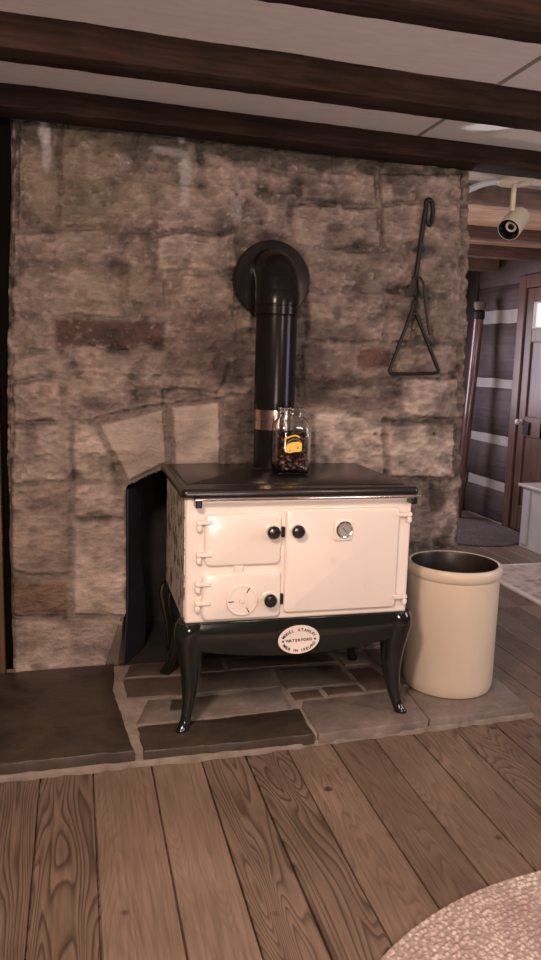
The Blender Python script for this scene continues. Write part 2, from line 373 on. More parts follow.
def build_stone_wall():
    X0, X1, Z0, Z1 = -.66, 1.54, 0.0, 2.43; st = .0065
    nx, nz = int((X1 - X0) / st) + 1, int((Z1 - Z0) / st) + 1
    xs = np.linspace(X0, X1, nx); zs = np.linspace(Z0, Z1, nz)
    gx, gz = np.meshgrid(xs, zs)
    wx = gx + .03 * fbm(gx * 9, gz * 9, 3) + .07 * fbm(gx * 2.2, gz * 2.2, 31); wz = gz + .035 * fbm(gx * 8, gz * 8, 9) + .05 * fbm(gx * 2, gz * 2, 41)
    best = np.full(gx.shape, -9.); idx = np.zeros(gx.shape, int)
    for i, (poly, t) in enumerate(STONES):
        d = np.full(gx.shape, 9.); n = len(poly)
        ax = (wx, wz) if len(STONES) - i > 2 else (gx + .006 * fbm(gx * 12, gz * 12, 3), gz + .006 * fbm(gx * 12, gz * 12, 5))
        cxp = sum(p[0] for p in poly) / n; czp = sum(p[1] for p in poly) / n
        for k in range(n):
            (x0, z0), (x1, z1) = poly[k], poly[(k + 1) % n]
            ex, ez = x1 - x0, z1 - z0; L = math.hypot(ex, ez); s = ((cxp - x0) * ez - (czp - z0) * ex)
            dd = ((ax[0] - x0) * ez - (ax[1] - z0) * ex) / L * (1 if s > 0 else -1)
            d = np.minimum(d, dd) if k else dd
        if len(STONES) - i <= 2: d = np.where(d > -.018, d + .03, d)   # the voussoirs sit over their neighbours, ringed by mortar
        m = d > best; best = np.where(m, d, best); idx = np.where(m, i, idx)
        if len(STONES) - i <= 2: best = np.where(m & (d > -.0), d - .03, best)
    # fallback rubble
    row = np.floor(wz / .105); jx = wx + _h(row, row * 0, 5) * .4; cw = .22
    cell = np.floor(jx / cw); fx = jx / cw - cell; fz = wz / .105 - row
    fd = np.minimum(np.minimum(fx, 1 - fx) * cw, np.minimum(fz, 1 - fz) * .105) - .005
    use = best < -.012
    fd = np.minimum(fd, -best - .012)
    rnd = np.array([random.Random(i * 7 + 1).random() for i in range(len(STONES))])
    colr = np.array([PAL[t] for _, t in STONES])[idx]
    tone = (.89 + .22 * rnd[idx])
    cellr = _h(cell, row, 8)
    fcol = np.array([00.17, .128, .104]) * (.85 + .3 * cellr[..., None])
    d = np.where(use, fd, best)
    colr = np.where(use[..., None], fcol, colr * tone[..., None])
    ss = np.clip((d + .004) / .022, 0, 1); ss = ss * ss * (3 - 2 * ss)
    rough = fbm(gx * 11, gz * 16, 2, 5); chip = np.abs(fbm(gx * 17 + 4, gz * 26, 12, 4))
    grit = fbm(gx * 34, gz * 66, 71, 3); ridge = np.abs(fbm(gx * 15, gz * 34, 77, 3))
    top = np.clip((gz - 1.25) / .6, 0, 1)
    smoothz = np.clip((.95 - gz) / .3, 0, 1) * np.clip((.0 - gx) / .2, 0, 1)
    amp = (1 - .72 * smoothz)
    h = ss * (.011 + .012 * (np.where(use, cellr, rnd[idx]) - .5)) + amp * (.032 * rough + .03 * (chip - .12)) + .03 * fbm(gx * 2.5, gz * 3.5, 21, 2) + amp * (.016 * grit - .035 * (ridge - .08))
    mort = np.array([.20, .155, .125]) * (1 - .25 * top[..., None])
    deep = np.clip(-.0 - rough * 4, 0, 1)[..., None]
    colr = colr * ss[..., None] + mort * (1 - ss[..., None]) * (1 - .5 * deep)
    colr = colr * (1 + 1.1 * (rough * (.4 + .6 * amp))[..., None]) * (1 - .35 * deep)
    blot = np.clip(.5 + 1.6 * fbm(gx * 3.3, gz * 4.5, 55, 4), 0, 1)[..., None]
    colr = colr * (.70 + .55 * blot) * (1 + .9 * (grit * amp)[..., None]) * (1 + .16 * smoothz[..., None]) * (1.12 - .9 * np.clip(ridge, 0, .3)[..., None])
    ck = np.exp(-(d / .0055) ** 2) * np.clip(.12 + 5 * fbm(gx * 6, gz * 6, 88, 3), 0, 1)
    colr = colr * (1 - .55 * ck[..., None] * (1 - .4 * smoothz[..., None])); h = h - .009 * ck
    fleck = np.clip((fbm(gx * 38 + 7, gz * 46, 91, 3) - .17) * 9, 0, 1)[..., None] * (.25 + .5 * top[..., None])
    colr = colr * (1 - .55 * fleck) + np.array([.46, .39, .35]) * .55 * fleck
    def stain_and_shade(cx, cz, rx, rz, k, c, s):
        nonlocal colr
        q = np.sqrt(((gx - cx) / rx) ** 2 + ((gz - cz) / rz) ** 2) + 1.5 * fbm(gx * 14, gz * 18, s, 4)
        a = np.clip((1.1 - q) * 1.8, 0, 1)[..., None] * k
        colr = colr * (1 - a) + np.array(c) * a
    SOOTC = (.045, .032, .026)
    for a in ((.87, 1.36, .22, .035, .9), (.34, 1.40, .10, .07, .6), (.25, 1.54, .16, .06, .6), (.42, 1.13, .12, .2, .75), (.72, 1.33, .14, .06, .75), (.70, 1.45, .10, .16, .6),
              (1.40, .80, .05, .07, .9), (1.44, .62, .06, .10, .8), (.80, 1.60, .16, .06, .45), (1.37, 1.20, .06, .2, .3), (.15, 1.43, .2, .04, .5), (-.28, 1.84, .25, .05, .35), (.72, 1.28, .18, .03, .5), (.68, 1.05, .1, .12, .5)):
        stain_and_shade(*a[:5], SOOTC, int(a[0] * 90))
    stain_and_shade(.45, 2.37, 1.5, .075, .95, (.035, .028, .018), 6); stain_and_shade(-.1, 2.40, .6, .09, .7, (.05, .043, .027), 7)  # wall-top band: moss together with beam shade put into the colour
    stain_and_shade(-.35, 2.15, .35, .25, .35, (.16, .135, .075), 8); stain_and_shade(-.2, 1.75, .3, .1, .3, (.15, .125, .07), 9)
    for a in ((-.465, 2.36, .025, .05, .6), (-.46, 2.26, .018, .07, .4), (.09, 2.40, .02, .04, .4), (.11, 2.2, .03, .12, .45), (.08, 2.32, .12, .02, .35), (.34, 2.12, .03, .09, .3)): stain_and_shade(*a, (.52, .50, .50), int(a[0] * 70 + 99))
    stain_and_shade(-.551, .192, .03, .07, .5, (.2, .14, .09), 33)
    for hx, hz in ((.337, 2.17), (.453, 2.062), (1.036, 1.124), (1.35, 1.126)):
        a = np.exp(-(((gx - hx) ** 2 + (gz - hz) ** 2) / .009 ** 2)); colr = colr * (1 - .95 * a[..., None]); h = h - .02 * a
    # crack lines
    for pts in (((.022, 1.245), (.02, 1.31), (.08, 1.325), (.26, 1.31), (.30, 1.36), (.32, 1.44)), ((-.30, 1.16), (-.27, 1.19), (-.05, 1.24), (.03, 1.25), (.26, 1.275), (.34, 1.30))):
        for (xa, za), (xb, zb) in zip(pts, pts[1:]):
            L2 = (xb - xa) ** 2 + (zb - za) ** 2; t = np.clip(((gx - xa) * (xb - xa) + (gz - za) * (zb - za)) / L2, 0, 1)
            dd = np.hypot(gx - xa - t * (xb - xa), gz - za - t * (zb - za)) + .01 * fbm(gx * 20, gz * 20, 4)
            a = np.clip(1 - dd / .011, 0, 1); colr = colr * (1 - .6 * a[..., None]); h = h - .012 * a
    for poly, t in STONES[-2:]:
        d = np.full(gx.shape, 9.); n = len(poly); cxp = sum(p[0] for p in poly) / n; czp = sum(p[1] for p in poly) / n
        ux, uz = gx + .010 * fbm(gx * 14, gz * 14, 3), gz + .010 * fbm(gx * 14, gz * 14, 5)
        for k in range(n):
            (x0, z0), (x1, z1) = poly[k], poly[(k + 1) % n]; ex, ez = x1 - x0, z1 - z0; L = math.hypot(ex, ez)
            s = 1 if (cxp - x0) * ez - (czp - z0) * ex > 0 else -1
            d = np.minimum(d, s * ((ux - x0) * ez - (uz - z0) * ex) / L)
        ins = np.clip(d / .006, 0, 1); ring = np.clip((d + .028) / .006, 0, 1) * (1 - ins)
        face = (np.array([.37, .295, .25]) * (1 + .9 * rough[..., None] + .35 * (blot - .5)))
        colr = colr * (1 - ins[..., None]) + face * ins[..., None]
        colr = colr * (1 - .75 * ring[..., None]) + np.array([.17, .13, .105]) * .75 * ring[..., None]
        h = h * (1 - ins) + (.014 + .016 * rough) * ins + .004 * ring
    h = h - .012
    # ragged right and left outlines, widening slightly down the right side
    le = .012 * fbm(gx * 0 + 1, gz * 6, 60); re = .03 * fbm(gx * 0 + 3, gz * 4, 61, 2)
    left = -.595 - .045 * np.clip((2.4 - gz) / 1.2, 0, 1) + le
    right = 1.466 + .061 * np.clip((2.35 - gz) / 1.85, 0, 1) + re
    px = left + (gx - X0) / (X1 - X0) * (right - left)
    # the wall x used by the pattern is the grid's, so blend the remap only near the edges
    bl = np.clip(1 - (gx - X0) / .12, 0, 1); br = np.clip(1 - (X1 - gx) / .15, 0, 1)
    px = gx + bl * (left - X0) + br * (right - X1)
    edge = np.minimum(np.clip((gx - X0) / .02, 0, 1), np.clip((X1 - gx) / .02, 0, 1))
    h = h - .02 * (1 - edge)
    py = -h
    # fireplace opening: straight left jamb, low sloping arch
    def inside(x, z):
        if x < -.14 - .085 * min(1, max(0, (.30 - z) / .24)) or x > .97 or z < 0: return False
        arch = .885 + .075 * min(1, max(0, (x + .14) / .16)) if x < .02 else .96
        if x > .8: arch -= (x - .8) * .8
        return z < arch
    # splayed foot of the left jamb
    bm = bmesh.new(); col = bm.verts.layers.float_color.new('Col')
    keep = np.zeros((nz - 1, nx - 1), bool)
    for j in range(nz - 1):
        for i in range(nx - 1):
            keep[j, i] = not inside((xs[i] + xs[i + 1]) / 2, (zs[j] + zs[j + 1]) / 2)
    V = {}
    def vv(j, i):
        if (j, i) not in V:
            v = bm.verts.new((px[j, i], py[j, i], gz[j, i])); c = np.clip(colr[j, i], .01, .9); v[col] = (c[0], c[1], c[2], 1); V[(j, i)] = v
        return V[(j, i)]
    for j in range(nz - 1):
        for i in range(nx - 1):
            if keep[j, i]: bm.faces.new((vv(j, i), vv(j, i + 1), vv(j + 1, i + 1), vv(j + 1, i)))
    be = [e for e in bm.edges if len(e.link_faces) == 1]
    V2 = {}
    for e in be:
        a, b = e.verts
        for v in (a, b):
            if v not in V2:
                prev = v
                L = []
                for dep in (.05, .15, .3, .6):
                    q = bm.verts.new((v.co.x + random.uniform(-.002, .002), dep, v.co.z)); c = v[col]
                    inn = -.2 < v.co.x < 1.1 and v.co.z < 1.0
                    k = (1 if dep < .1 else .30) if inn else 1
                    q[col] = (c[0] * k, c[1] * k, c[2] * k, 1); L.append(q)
                V2[v] = [v] + L
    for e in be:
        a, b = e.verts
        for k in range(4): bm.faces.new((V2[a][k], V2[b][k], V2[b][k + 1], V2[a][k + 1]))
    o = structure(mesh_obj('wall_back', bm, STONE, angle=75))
    return o
WALL = build_stone_wall()
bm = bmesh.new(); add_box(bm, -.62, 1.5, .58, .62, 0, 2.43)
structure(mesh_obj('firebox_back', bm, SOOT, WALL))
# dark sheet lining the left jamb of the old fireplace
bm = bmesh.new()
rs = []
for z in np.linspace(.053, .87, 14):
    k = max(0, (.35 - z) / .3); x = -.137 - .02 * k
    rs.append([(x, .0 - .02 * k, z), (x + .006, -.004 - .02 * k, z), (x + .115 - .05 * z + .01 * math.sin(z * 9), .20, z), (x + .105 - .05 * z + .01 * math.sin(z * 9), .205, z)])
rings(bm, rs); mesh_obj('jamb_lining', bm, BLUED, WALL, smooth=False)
# rough splayed stone toe at the foot of the jamb
bm = bmesh.new(); rs = []
for k in range(9):
    t = k / 8; z = .05 + .27 * t
    x1 = -.142; x0 = -.235 + .085 * t; y0 = .012 - .02 * (1 - t)
    rs.append([(x0, y0, z), (x0 + (x1 - x0) * .6, y0 - .008 * math.sin(k * 2), z), (x1 - .002, y0 + .03, z), (x1 - .004, .1, z), (x0, .1, z)])
rings(bm, rs); mesh_obj('jamb_foot', bm, m_slate('brown_jamb_stone', (.06, .042, .032), (.15, .11, .085), .7), WALL)

# dark boarded wall left of the chimney, with a brown upright board
bm = bmesh.new()
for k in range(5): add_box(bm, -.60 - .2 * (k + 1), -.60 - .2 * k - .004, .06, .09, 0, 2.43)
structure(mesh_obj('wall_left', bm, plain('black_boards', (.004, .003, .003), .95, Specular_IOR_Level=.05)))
structure(box_obj('trim_1', -.735, -.668, -.035, .02, 0, 1.33, OAK))

# ------------------------------------------------------------ ceiling and beams
ZC = 2.45
bm = bmesh.new(); add_box(bm, -1.7, 1.105, -4.6, .62, ZC, ZC + .03); add_box(bm, 1.125, 4.7, -4.6, .60, ZC, ZC + .03)
cl = structure(mesh_obj('ceiling', bm, PLASTER, smooth=False))
bm = bmesh.new(); add_box(bm, 1.105, 1.125, -4.6, .3, ZC - .001, ZC + .028); mesh_obj('panel_seam', bm, BATTEN, cl)
bm = bmesh.new()
for k in range(24): add_box(bm, 1.5 , 4.7, .605 + k * .14, .605 + k * .14 + .136, ZC + .002, ZC + .022)
mesh_obj('plank_ceiling', bm, PLANKCEIL, cl, bevel=.004)

def beam(yl, yr, w_, zb, seed, x0=-1.7, x1=4.7, wav=.012, mat=BEAM, zt=ZC + .01):
    """hewn beam running left to right; front face follows yl..yr (at x=-.6 and x=1.6)"""
    bm = bmesh.new(); n = int((x1 - x0) / .03); rs = []
    prof = [(0, 0), (0, .35), (0, .7), (.02, .96), (.12, 1), (.5, 1), (.88, 1), (.98, .96), (1, .6), (1, 0)]
    for k in range(n + 1):
        x = x0 + (x1 - x0) * k / n; y = yl + (yr - yl) * (x + .6) / 2.2
        ring = []
        for m, (u, v) in enumerate(prof):
            a = np.array([x]); nz = float(fbm(a * 3, a * 0 + m * .35 + seed * 9, seed)[0]); nf = float(fbm(a * 22, a * 0 + m * 1.7, seed + 3)[0])
            ring.append((x, y + u * w_ + wav * nz * 2 + .008 * nf, zt + (zb - zt) * v + (0 if v == 0 else wav * .9 * nz + .008 * nf)))
        rs.append(ring)
    rings(bm, rs)
    return mesh_obj('ceiling_beam', bm, mat, angle=50)
specs = [(-.235, -.11, .155, 2.365, 5, 'rough dark ceiling beam lying along the top of the stone wall'),
         (-.87, -.78, .13, 2.35, 9, 'rough dark ceiling beam in the middle, between two white ceiling panels'),
         (-1.50, -1.46, .13, 2.36, 14, 'rough dark ceiling beam cut off by the top right of the photo')]
for yl, yr, w_, zb, sd, lab in specs:
    tag(beam(yl, yr, w_, zb, sd), lab, 'beam', 'dark hewn ceiling beams')
for y, w_, zb, sd, lab in ((.58, .12, 2.365, 21, 'brown beam of the back room nearest behind the hanging spotlight'), (1.73, .12, 2.37, 25, 'second brown beam of the back room, just below the spotlight in the photo'), (2.48, .12, 2.36, 29, 'third dark beam of the back room, one before the farthest'), (3.14, .12, 2.34, 33, 'farthest dark beam of the back room, just above the log wall')):
    tag(beam(y, y, w_, zb, sd, 1.2, 3.45, .006, m_wood('back_beam_%d' % sd, (.07, .04, .03), (.16, .09, .07), 0, .5)), lab, 'beam', 'beams of the back room')

# ------------------------------------------------------------ hearth
def slab(bm, poly, z0, z1, bev=.008, jit=.004, seed=1):
    rnd = random.Random(seed); pts = []
    n = len(poly)
    for k in range(n):
        a, b = Vector(poly[k]), Vector(poly[(k + 1) % n]); m = max(2, int((b - a).length / .035))
        for j in range(m):
            p = a.lerp(b, j / m) + Vector((rnd.uniform(-jit, jit), rnd.uniform(-jit, jit))); pts.append(p)
    c = sum(pts, Vector((0, 0))) / len(pts)
    def ring(ins, z): return [(p.x + (c.x - p.x) * ins / max(.01, (c - p).length), p.y + (c.y - p.y) * ins / max(.01, (c - p).length), z) for p in pts]
    rings(bm, [ring(0, z0), ring(0, z1 - bev), ring(bev * .4, z1 - bev * .3), ring(bev * 1.3, z1)])
bm = bmesh.new(); slab(bm, [(-.72, -.815), (.1, -.812), (.9, -.778), (1.49, -.745), (1.505, -.45), (1.50, .05), (-.72, .05)], .0, .044, .01, .006, 3)
slab(bm, [(-.72, -.850), (.1, -.842), (.9, -.800), (1.50, -.765), (1.51, -.45), (1.50, -.2), (-.72, -.2)], .0, .020, .006, .007, 5)
add_box(bm, -.14, .97, .03, .10, 0, .044)
hearth = structure(mesh_obj('hearth', bm, MORTAR))
mesh_obj('ash_bed', (lambda b: (add_box(b, -.26, 1.0, .0, .585, .0, .0475), b)[1])(bmesh.new()), SOOT, hearth)
flags = [([(-.70, -.836), (-.165, -.828), (-.215, -.30), (-.195, -.015), (-.69, -.03)], SLATE_D, .062),
         ([(-.13, -.828), (.515, -.822), (.52, -.60), (-.135, -.635)], SLATE_D, .053),
         ([(.535, -.818), (1.0, -.793), (1.02, -.50), (.56, -.53), (.54, -.58)], SLATE_L, .050),
         ([(1.015, -.79), (1.488, -.755), (1.50, -.47), (1.035, -.50)], SLATE_L, .051),
         ([(-.14, -.61), (.06, -.60), (.07, -.40), (-.08, -.39)], SLATE_L, .048),
         ([(.085, -.60), (.50, -.585), (.50, -.38), (.09, -.40)], SLATE_L, .047),
         ([(.0, -.52), (.075, -.515), (.075, -.42), (.02, -.41)], SLATE_D, .052),
         ([(-.16, -.36), (.10, -.37), (.10, -.18), (-.16, -.17)], SLATE_M, .050),
         ([(.12, -.36), (.50, -.36), (.50, -.16), (.12, -.16)], SLATE_L, .047),
         ([(.53, -.51), (.66, -.50), (.66, -.42), (.53, -.43)], SLATE_M, .049),
         ([(.68, -.49), (.85, -.48), (.85, -.41), (.68, -.41)], SLATE_M, .049),
         ([(.87, -.48), (1.02, -.47), (.98, -.22), (.86, -.24)], SLATE_M, .049),
         ([(.52, -.40), (.84, -.385), (.84, -.18), (.52, -.17)], SLATE_L, .048),
         ([(1.04, -.46), (1.48, -.44), (1.47, -.02), (1.02, -.02)], SLATE_L, .05),
         ([(.86, -.2), (1.0, -.19), (1.0, -.03), (.86, -.03)], SLATE_L, .052),
         ([(-.16, -.15), (.3, -.15), (.3, -.01), (-.12, -.01)], SLATE_M, .049),
         ([(.32, -.14), (.84, -.14), (.84, -.01), (.32, -.01)], SLATE_M, .049)]
for i, (poly, m, z) in enumerate(flags):
    bm = bmesh.new(); slab(bm, poly, .012, z, .006, .004, i + 10); mesh_obj('flagstone', bm, m, hearth)

# ------------------------------------------------------------ cookstove
stove = thing('wood_cookstove', 'cream and black enamel wood cookstove on curved legs in front of the stone wall', 'stove', (.475, -.40, .05))
SX, SY, SZ = -.475, .40, -.05
def S(o): # parts are modelled in room coordinates, then moved under the stove
    o.location = (SX, SY, SZ); return o
YF = -.705
# body: front frame and chipped side
bm = bmesh.new(); add_box(bm, .03, .92, YF, -.12, .478, .955)
S(mesh_obj('body', bm, ENAMEL, stove, bevel=.010, seg=3))
bm = bmesh.new(); add_box(bm, .0275, .0315, YF + .014, -.13, .482, .950)
S(mesh_obj('side_panel', bm, ENAMEL_CHIP, stove))['label'] = 'cream side panel with many dark chips'
# top
bm = bmesh.new()
for pts_ins, z in (): pass
def plate(x0, x1, y0, y1, prof, r=.02):
    b = bmesh.new(); rs = []
    for ins, z in prof: rs.append([(x, y, z) for x, y in rounded_rect(x0 + ins, x1 - ins, y0 + ins, y1 - ins, r)])
    rings(b, rs); return b
top = S(mesh_obj('cooktop', plate(.012, .940, -.728, -.012, [(.010, .956), (.002, .960), (0, .968), (.001, .980), (.006, .987), (.014, .9885)]), CASTTOP, stove, angle=50))
def sub(name, bm, m, parent, **k): return mesh_obj(name, bm, m, parent, **k)
sub('hob_plate', plate(.045, .43, -.62, -.08, [(0, .986), (0, .9905), (.003, .992)], .006), CASTTOP, top)
sub('hob_plate', plate(.44, .905, -.66, -.25, [(0, .986), (0, .9895), (.003, .991)], .006), CASTTOP, top)
# towel rail
rail = S(tube_obj('towel_rail', [(.058, -.748, .956), (.932, -.748, .956)], .0075, CHROME, stove, 14))
for x in (.07, .908):
    b = bmesh.new(); add_box(b, x - .012, x + .012, -.755, -.70, .925, .962); sub('rail_bracket', b, BAKELITE, rail, bevel=.004)
def panel_door(x0, x1, z0, z1, r=.018, th=.016):
    b = bmesh.new(); rs = []
    for ins, dy in ((-.003, 0), (-.003, .002), (0, .003), (0, th - .007), (.003, th - .002), (.008, th)):
        rs.append([(x, YF - dy, z) for x, z in rounded_rect(x0 + ins, x1 - ins, z0 + ins, z1 - ins, r)])
    rings(b, rs); return b
def knob(parent, x, z, y=YF - .016):
    k = lathe_obj('door_knob', [(.010, 0), (.010, -.012), (.021, -.016), (.0255, -.024), (.0255, -.034), (.020, -.041), (.009, -.0435), (.0, -.0435)][:-1], BAKELITE, parent, (x, y, z), 'y', 12, angle=25)
    lathe_obj('escutcheon', [(.030, 0.001), (.030, -.002), (.026, -.0035)], ENAMEL, k, (x, y, z), 'y', 28)
    return k
def hinge(parent, x, z, side=1):
    # a strap running onto the door plus the pintle block on the frame
    b = bmesh.new(); add_box(b, min(x, x + side * .058), max(x, x + side * .058), YF - .024, YF - .010, z - .007, z + .007)
    add_box(b, min(x, x + side * .018), max(x, x + side * .018), YF - .022, YF + .002, z - .030, z - .012)
    add_tube(b, [(x + side * .009, YF - .013, z - .034), (x + side * .009, YF - .013, z + .010)], .0085, 12)
    return mesh_obj('hinge', b, ENAMEL, parent, bevel=.003)
d1 = S(mesh_obj('firebox_door', panel_door(.098, .389, .699, .896, .025), ENAMEL, stove, angle=40))
knob(d1, .352, .828); hinge(d1, .068, .866); hinge(d1, .068, .745)
d2 = S(mesh_obj('ash_door', panel_door(.092, .393, .491, .672, .02), ENAMEL, stove, angle=40))
knob(d2, .347, .567); hinge(d2, .065, .633); hinge(d2, .065, .560)
vw = lathe_obj('air_vent_wheel', [(.062, 0), (.062, -.004), (.058, -.008), (.052, -.008), (.050, -.006), (.012, -.006), (.010, -.010), (.004, -.011)], ENAMEL, d2, (.243, YF - .015, .566), 'y', 48)
for a in (60, 185, 300):
    c, s = math.cos(R(a)), math.sin(R(a)); px, pz = .243 + .044 * c, .566 + .044 * s
    b = bmesh.new(); add_tube(b, [(px - .012 * c, YF - .0215, pz - .012 * s), (px + .010 * c, YF - .0215, pz + .010 * s)], [.0014, .0026], 8); mesh_obj('vent_slot', b, INK, vw)
b = bmesh.new(); add_box(b, .212, .247, YF - .010, YF, .672, .699); S(mesh_obj('door_spacer', b, ENAMEL, stove, bevel=.003))
d3 = S(mesh_obj('oven_door', panel_door(.406, .866, .505, .910, .018), ENAMEL, stove, angle=40))
knob(d3, .447, .829); hinge(d3, .913, .880, -1); hinge(d3, .911, .548, -1)
# latch nibs and enamel chips along the door edges
for x, z, w_ in ((.397, .822, .006), (.398, .561, .006)):
    b = bmesh.new(); add_box(b, x - w_, x + w_, YF - .014, YF, z - .02, z + .02); S(mesh_obj('latch', b, IRON, stove, bevel=.002))
# thermometer
b = bmesh.new(); rs = []
for ins, dy in ((0, 0), (0, .004), (.003, .007)): rs.append([(x, YF - .016 - dy, z) for x, z in rounded_rect(.595 + ins, .671 - ins, .783 + ins, .866 - ins, .012)])
rings(b, rs); th = mesh_obj('thermometer', b, ENAMEL, d3, angle=40)
lathe_obj('bezel', [(.033, 0), (.033, -.010), (.030, -.013), (.027, -.012), (.027, -.008)], CHROME, th, (.634, YF - .020, .829), 'y', 40)
lathe_obj('dial', [(.0275, 0), (.0275, -.0085)], DIAL, th, (.634, YF - .020, .829), 'y', 40)
b = bmesh.new(); add_tube(b, [(.634 - .008, YF - .0295, .829 + .008), (.634 + .013, YF - .0295, .829 - .015)], .0012, 6)
for k in range(10):
    a = R(220 - k * 29); add_tube(b, [(.634 + .019 * math.cos(a), YF - .0290, .829 + .019 * math.sin(a)), (.634 + .024 * math.cos(a), YF - .0290, .829 + .024 * math.sin(a))], .0009, 6)
mesh_obj('dial_marks', b, INK, th)
# apron with a scalloped lower edge, bulging forwards
def apron_mesh(xa, xb, ya, side=False, zdip=.05):
    b = bmesh.new(); rs = []; N = 44
    for k in range(N + 1):
        t = k / N; x = xa + (xb - xa) * t
        s = math.sin(math.pi * t) ** .8
        zb = .378 - zdip * s; H = .484 - zb; ring = []
        for m in range(9):
            u = m / 8; out = .028 * math.sin(math.pi * (.12 + .62 * u)) - .010 * u
            ring.append((x, ya - out, .484 - H * u))
        for m in range(8, -1, -1):
            u = m / 8; out = .028 * math.sin(math.pi * (.12 + .62 * u)) - .010 * u - .007
            ring.append((x, ya - out, .484 - H * u + (.0 if m else 0)))
        rs.append(ring)
    rings(b, rs); return b
S(mesh_obj('apron', apron_mesh(.04, .905, -.690), BLACK_EN, stove, angle=60))
for xx, flip in ((.045, 1), (.905, -1)):
    b = apron_mesh(-.68, -.14, 0, zdip=.03)
    for v in b.verts: x, y, z = v.co; v.co = (xx + y * flip, x, z)
    S(mesh_obj('apron', b, BLACK_EN, stove, angle=60))
b = bmesh.new(); add_box(b, .03, .92, YF - .001, -.12, .470, .4795); S(mesh_obj('base_frame', b, BLACK_EN, stove, bevel=.004))
# cabriole legs
def leg(x, y, sx, sy):
    """x,y = corner of the body; sx,sy = outward direction"""
    prof = [(.478, -.034, .056), (.455, -.030, .060), (.42, -.028, .060), (.37, -.030, .053), (.31, -.033, .045), (.24, -.034, .037), (.17, -.028, .029), (.12, -.020, .023), (.09, -.012, .021), (.07, -.004, .023), (.060, .001, .025), (.05, .002, .024)]
    b = bmesh.new(); rs = []
    prof2 = smooth_pts([(p[0], p[1], p[2]) for p in prof], 4)
    for z, c, r in prof2:
        cx_, cy_ = x + sx * c, y + sy * c; ring = []
        for k in range(16):
            a = 2 * math.pi * k / 16 + math.atan2(sy, sx); e = .92 if k % 4 == 2 else 1
            q = r * (1.0 + .12 * math.cos(2 * (a - math.atan2(sy, sx))))
            ring.append((cx_ + q * math.cos(a), cy_ + q * math.sin(a) , z))
        rs.append(ring)
    rings(b, rs)
    return S(mesh_obj('leg', b, BLACK_EN, stove, angle=60))
leg(.028, -.695, -1, -1); leg(.922, -.695, 1, -1); leg(.028, -.135, -1, 1); leg(.922, -.135, 1, 1)
# oval maker's badge
bc = Vector((.470, -.7225, .398)); tilt = R(4)
badge = bpy.data.objects.new('badge', None); bm = bmesh.new(); rs = []
for sc, dy in ((1, 0), (1, -.004), (.97, -.0062), (.93, -.0056)): rs.append([(.083 * sc * math.cos(2 * math.pi * k / 56), dy, .057 * sc * math.sin(2 * math.pi * k / 56)) for k in range(56)])
rings(bm, rs); badge = mesh_obj('badge', bm, BADGEM, stove, angle=40)
badge.location = (bc.x + SX, bc.y + SY, bc.z + SZ); badge.rotation_euler = (0, R(-2), 0)
def glyphs(chars, size, mat, parent, name):
    """chars: (character, x, z, angle) laid flat on the badge face -> one mesh"""
    big = bmesh.new()
    for ch, x, z, a in chars:
        cu = bpy.data.curves.new('glyph', 'FONT'); cu.body = ch; cu.size = size; cu.align_x = 'CENTER'; cu.align_y = 'CENTER'; cu.extrude = .0006; cu.offset = .0004
        to = bpy.data.objects.new('glyph', cu); C.objects.link(to)
        dg = bpy.context.evaluated_depsgraph_get(); me = bpy.data.meshes.new_from_object(to.evaluated_get(dg))
        M = Matrix.Translation((x, -.0066, z)) @ Matrix.Rotation(-a, 4, 'Y') @ Matrix.Rotation(R(90), 4, 'X')
        me.transform(M); big.from_mesh(me); bpy.data.meshes.remove(me); bpy.data.objects.remove(to); bpy.data.curves.remove(cu)
    return mesh_obj(name, big, mat, parent, smooth=False)
ch = []
s1 = 'MODEL STANLEY'
for i, c in enumerate(s1):
    a = R(158 - 136 * i / (len(s1) - 1)); x, z = .066 * math.cos(a), .040 * math.sin(a)
    if c != ' ': ch.append((c, x, z, math.atan2(z / .040 ** 2, x / .066 ** 2) - R(90)))
s2 = 'WATERFORD'
for i, c in enumerate(s2): ch.append((c, -.046 + .092 * i / (len(s2) - 1), -.001, 0))
s3 = 'MADE IN IRELAND'
for i, c in enumerate(s3):
    a = R(205 + 130 * i / (len(s3) - 1)); x, z = .066 * math.cos(a), .043 * math.sin(a)
    if c != ' ': ch.append((c, x, z, math.atan2(z / .043 ** 2, x / .066 ** 2) + R(90)))
glyphs(ch, .0150, INK, badge, 'lettering')
for x in (-.064, .064): lathe_obj('dot', [(.0045, -.004), (.0045, -.0072)], INK, badge, (x, 0, -.001), 'y', 14)
# firebox body behind
S(box_obj('flue_collar', .39, .575, -.24, -.075, .985, .997, CASTTOP, stove, bevel=.008))

# ------------------------------------------------------------ stovepipe
PX, PY = .492, -.155
pipe = thing('stovepipe', 'black round stovepipe rising from the cookstove and bending into the stone wall', 'stovepipe', (PX, PY, .997))
def P(o): o.location = (-PX, -PY, -.997); return o
P(lathe_obj('lower_sleeve', [(.086, .997), (.086, 1.15), (.083, 1.168)], PIPE, pipe, (PX, PY, 0), n=56))
P(lathe_obj('metal_band', [(.084, 1.158), (.0865, 1.160), (.0865, 1.198), (.083, 1.200), (.083, 1.206), (.0865, 1.208), (.0865, 1.248), (.084, 1.250)], STEELBAND, pipe, (PX, PY, 0), n=56))['label'] = 'shiny copper toned band round the pipe'
P(lathe_obj('pipe_section', [(.088, 1.246), (.0895, 1.248), (.0895, 1.645), (.086, 1.647), (.086, 1.654)], PIPE, pipe, (PX, PY, 0), n=56))
P(lathe_obj('joint_collar', [(.088, 1.650), (.096, 1.654), (.096, 1.686), (.092, 1.688), (.092, 1.692), (.096, 1.694), (.097, 1.750), (.094, 1.755)], PIPE, pipe, (PX, PY, 0), n=56))
bm = bmesh.new(); rs = []
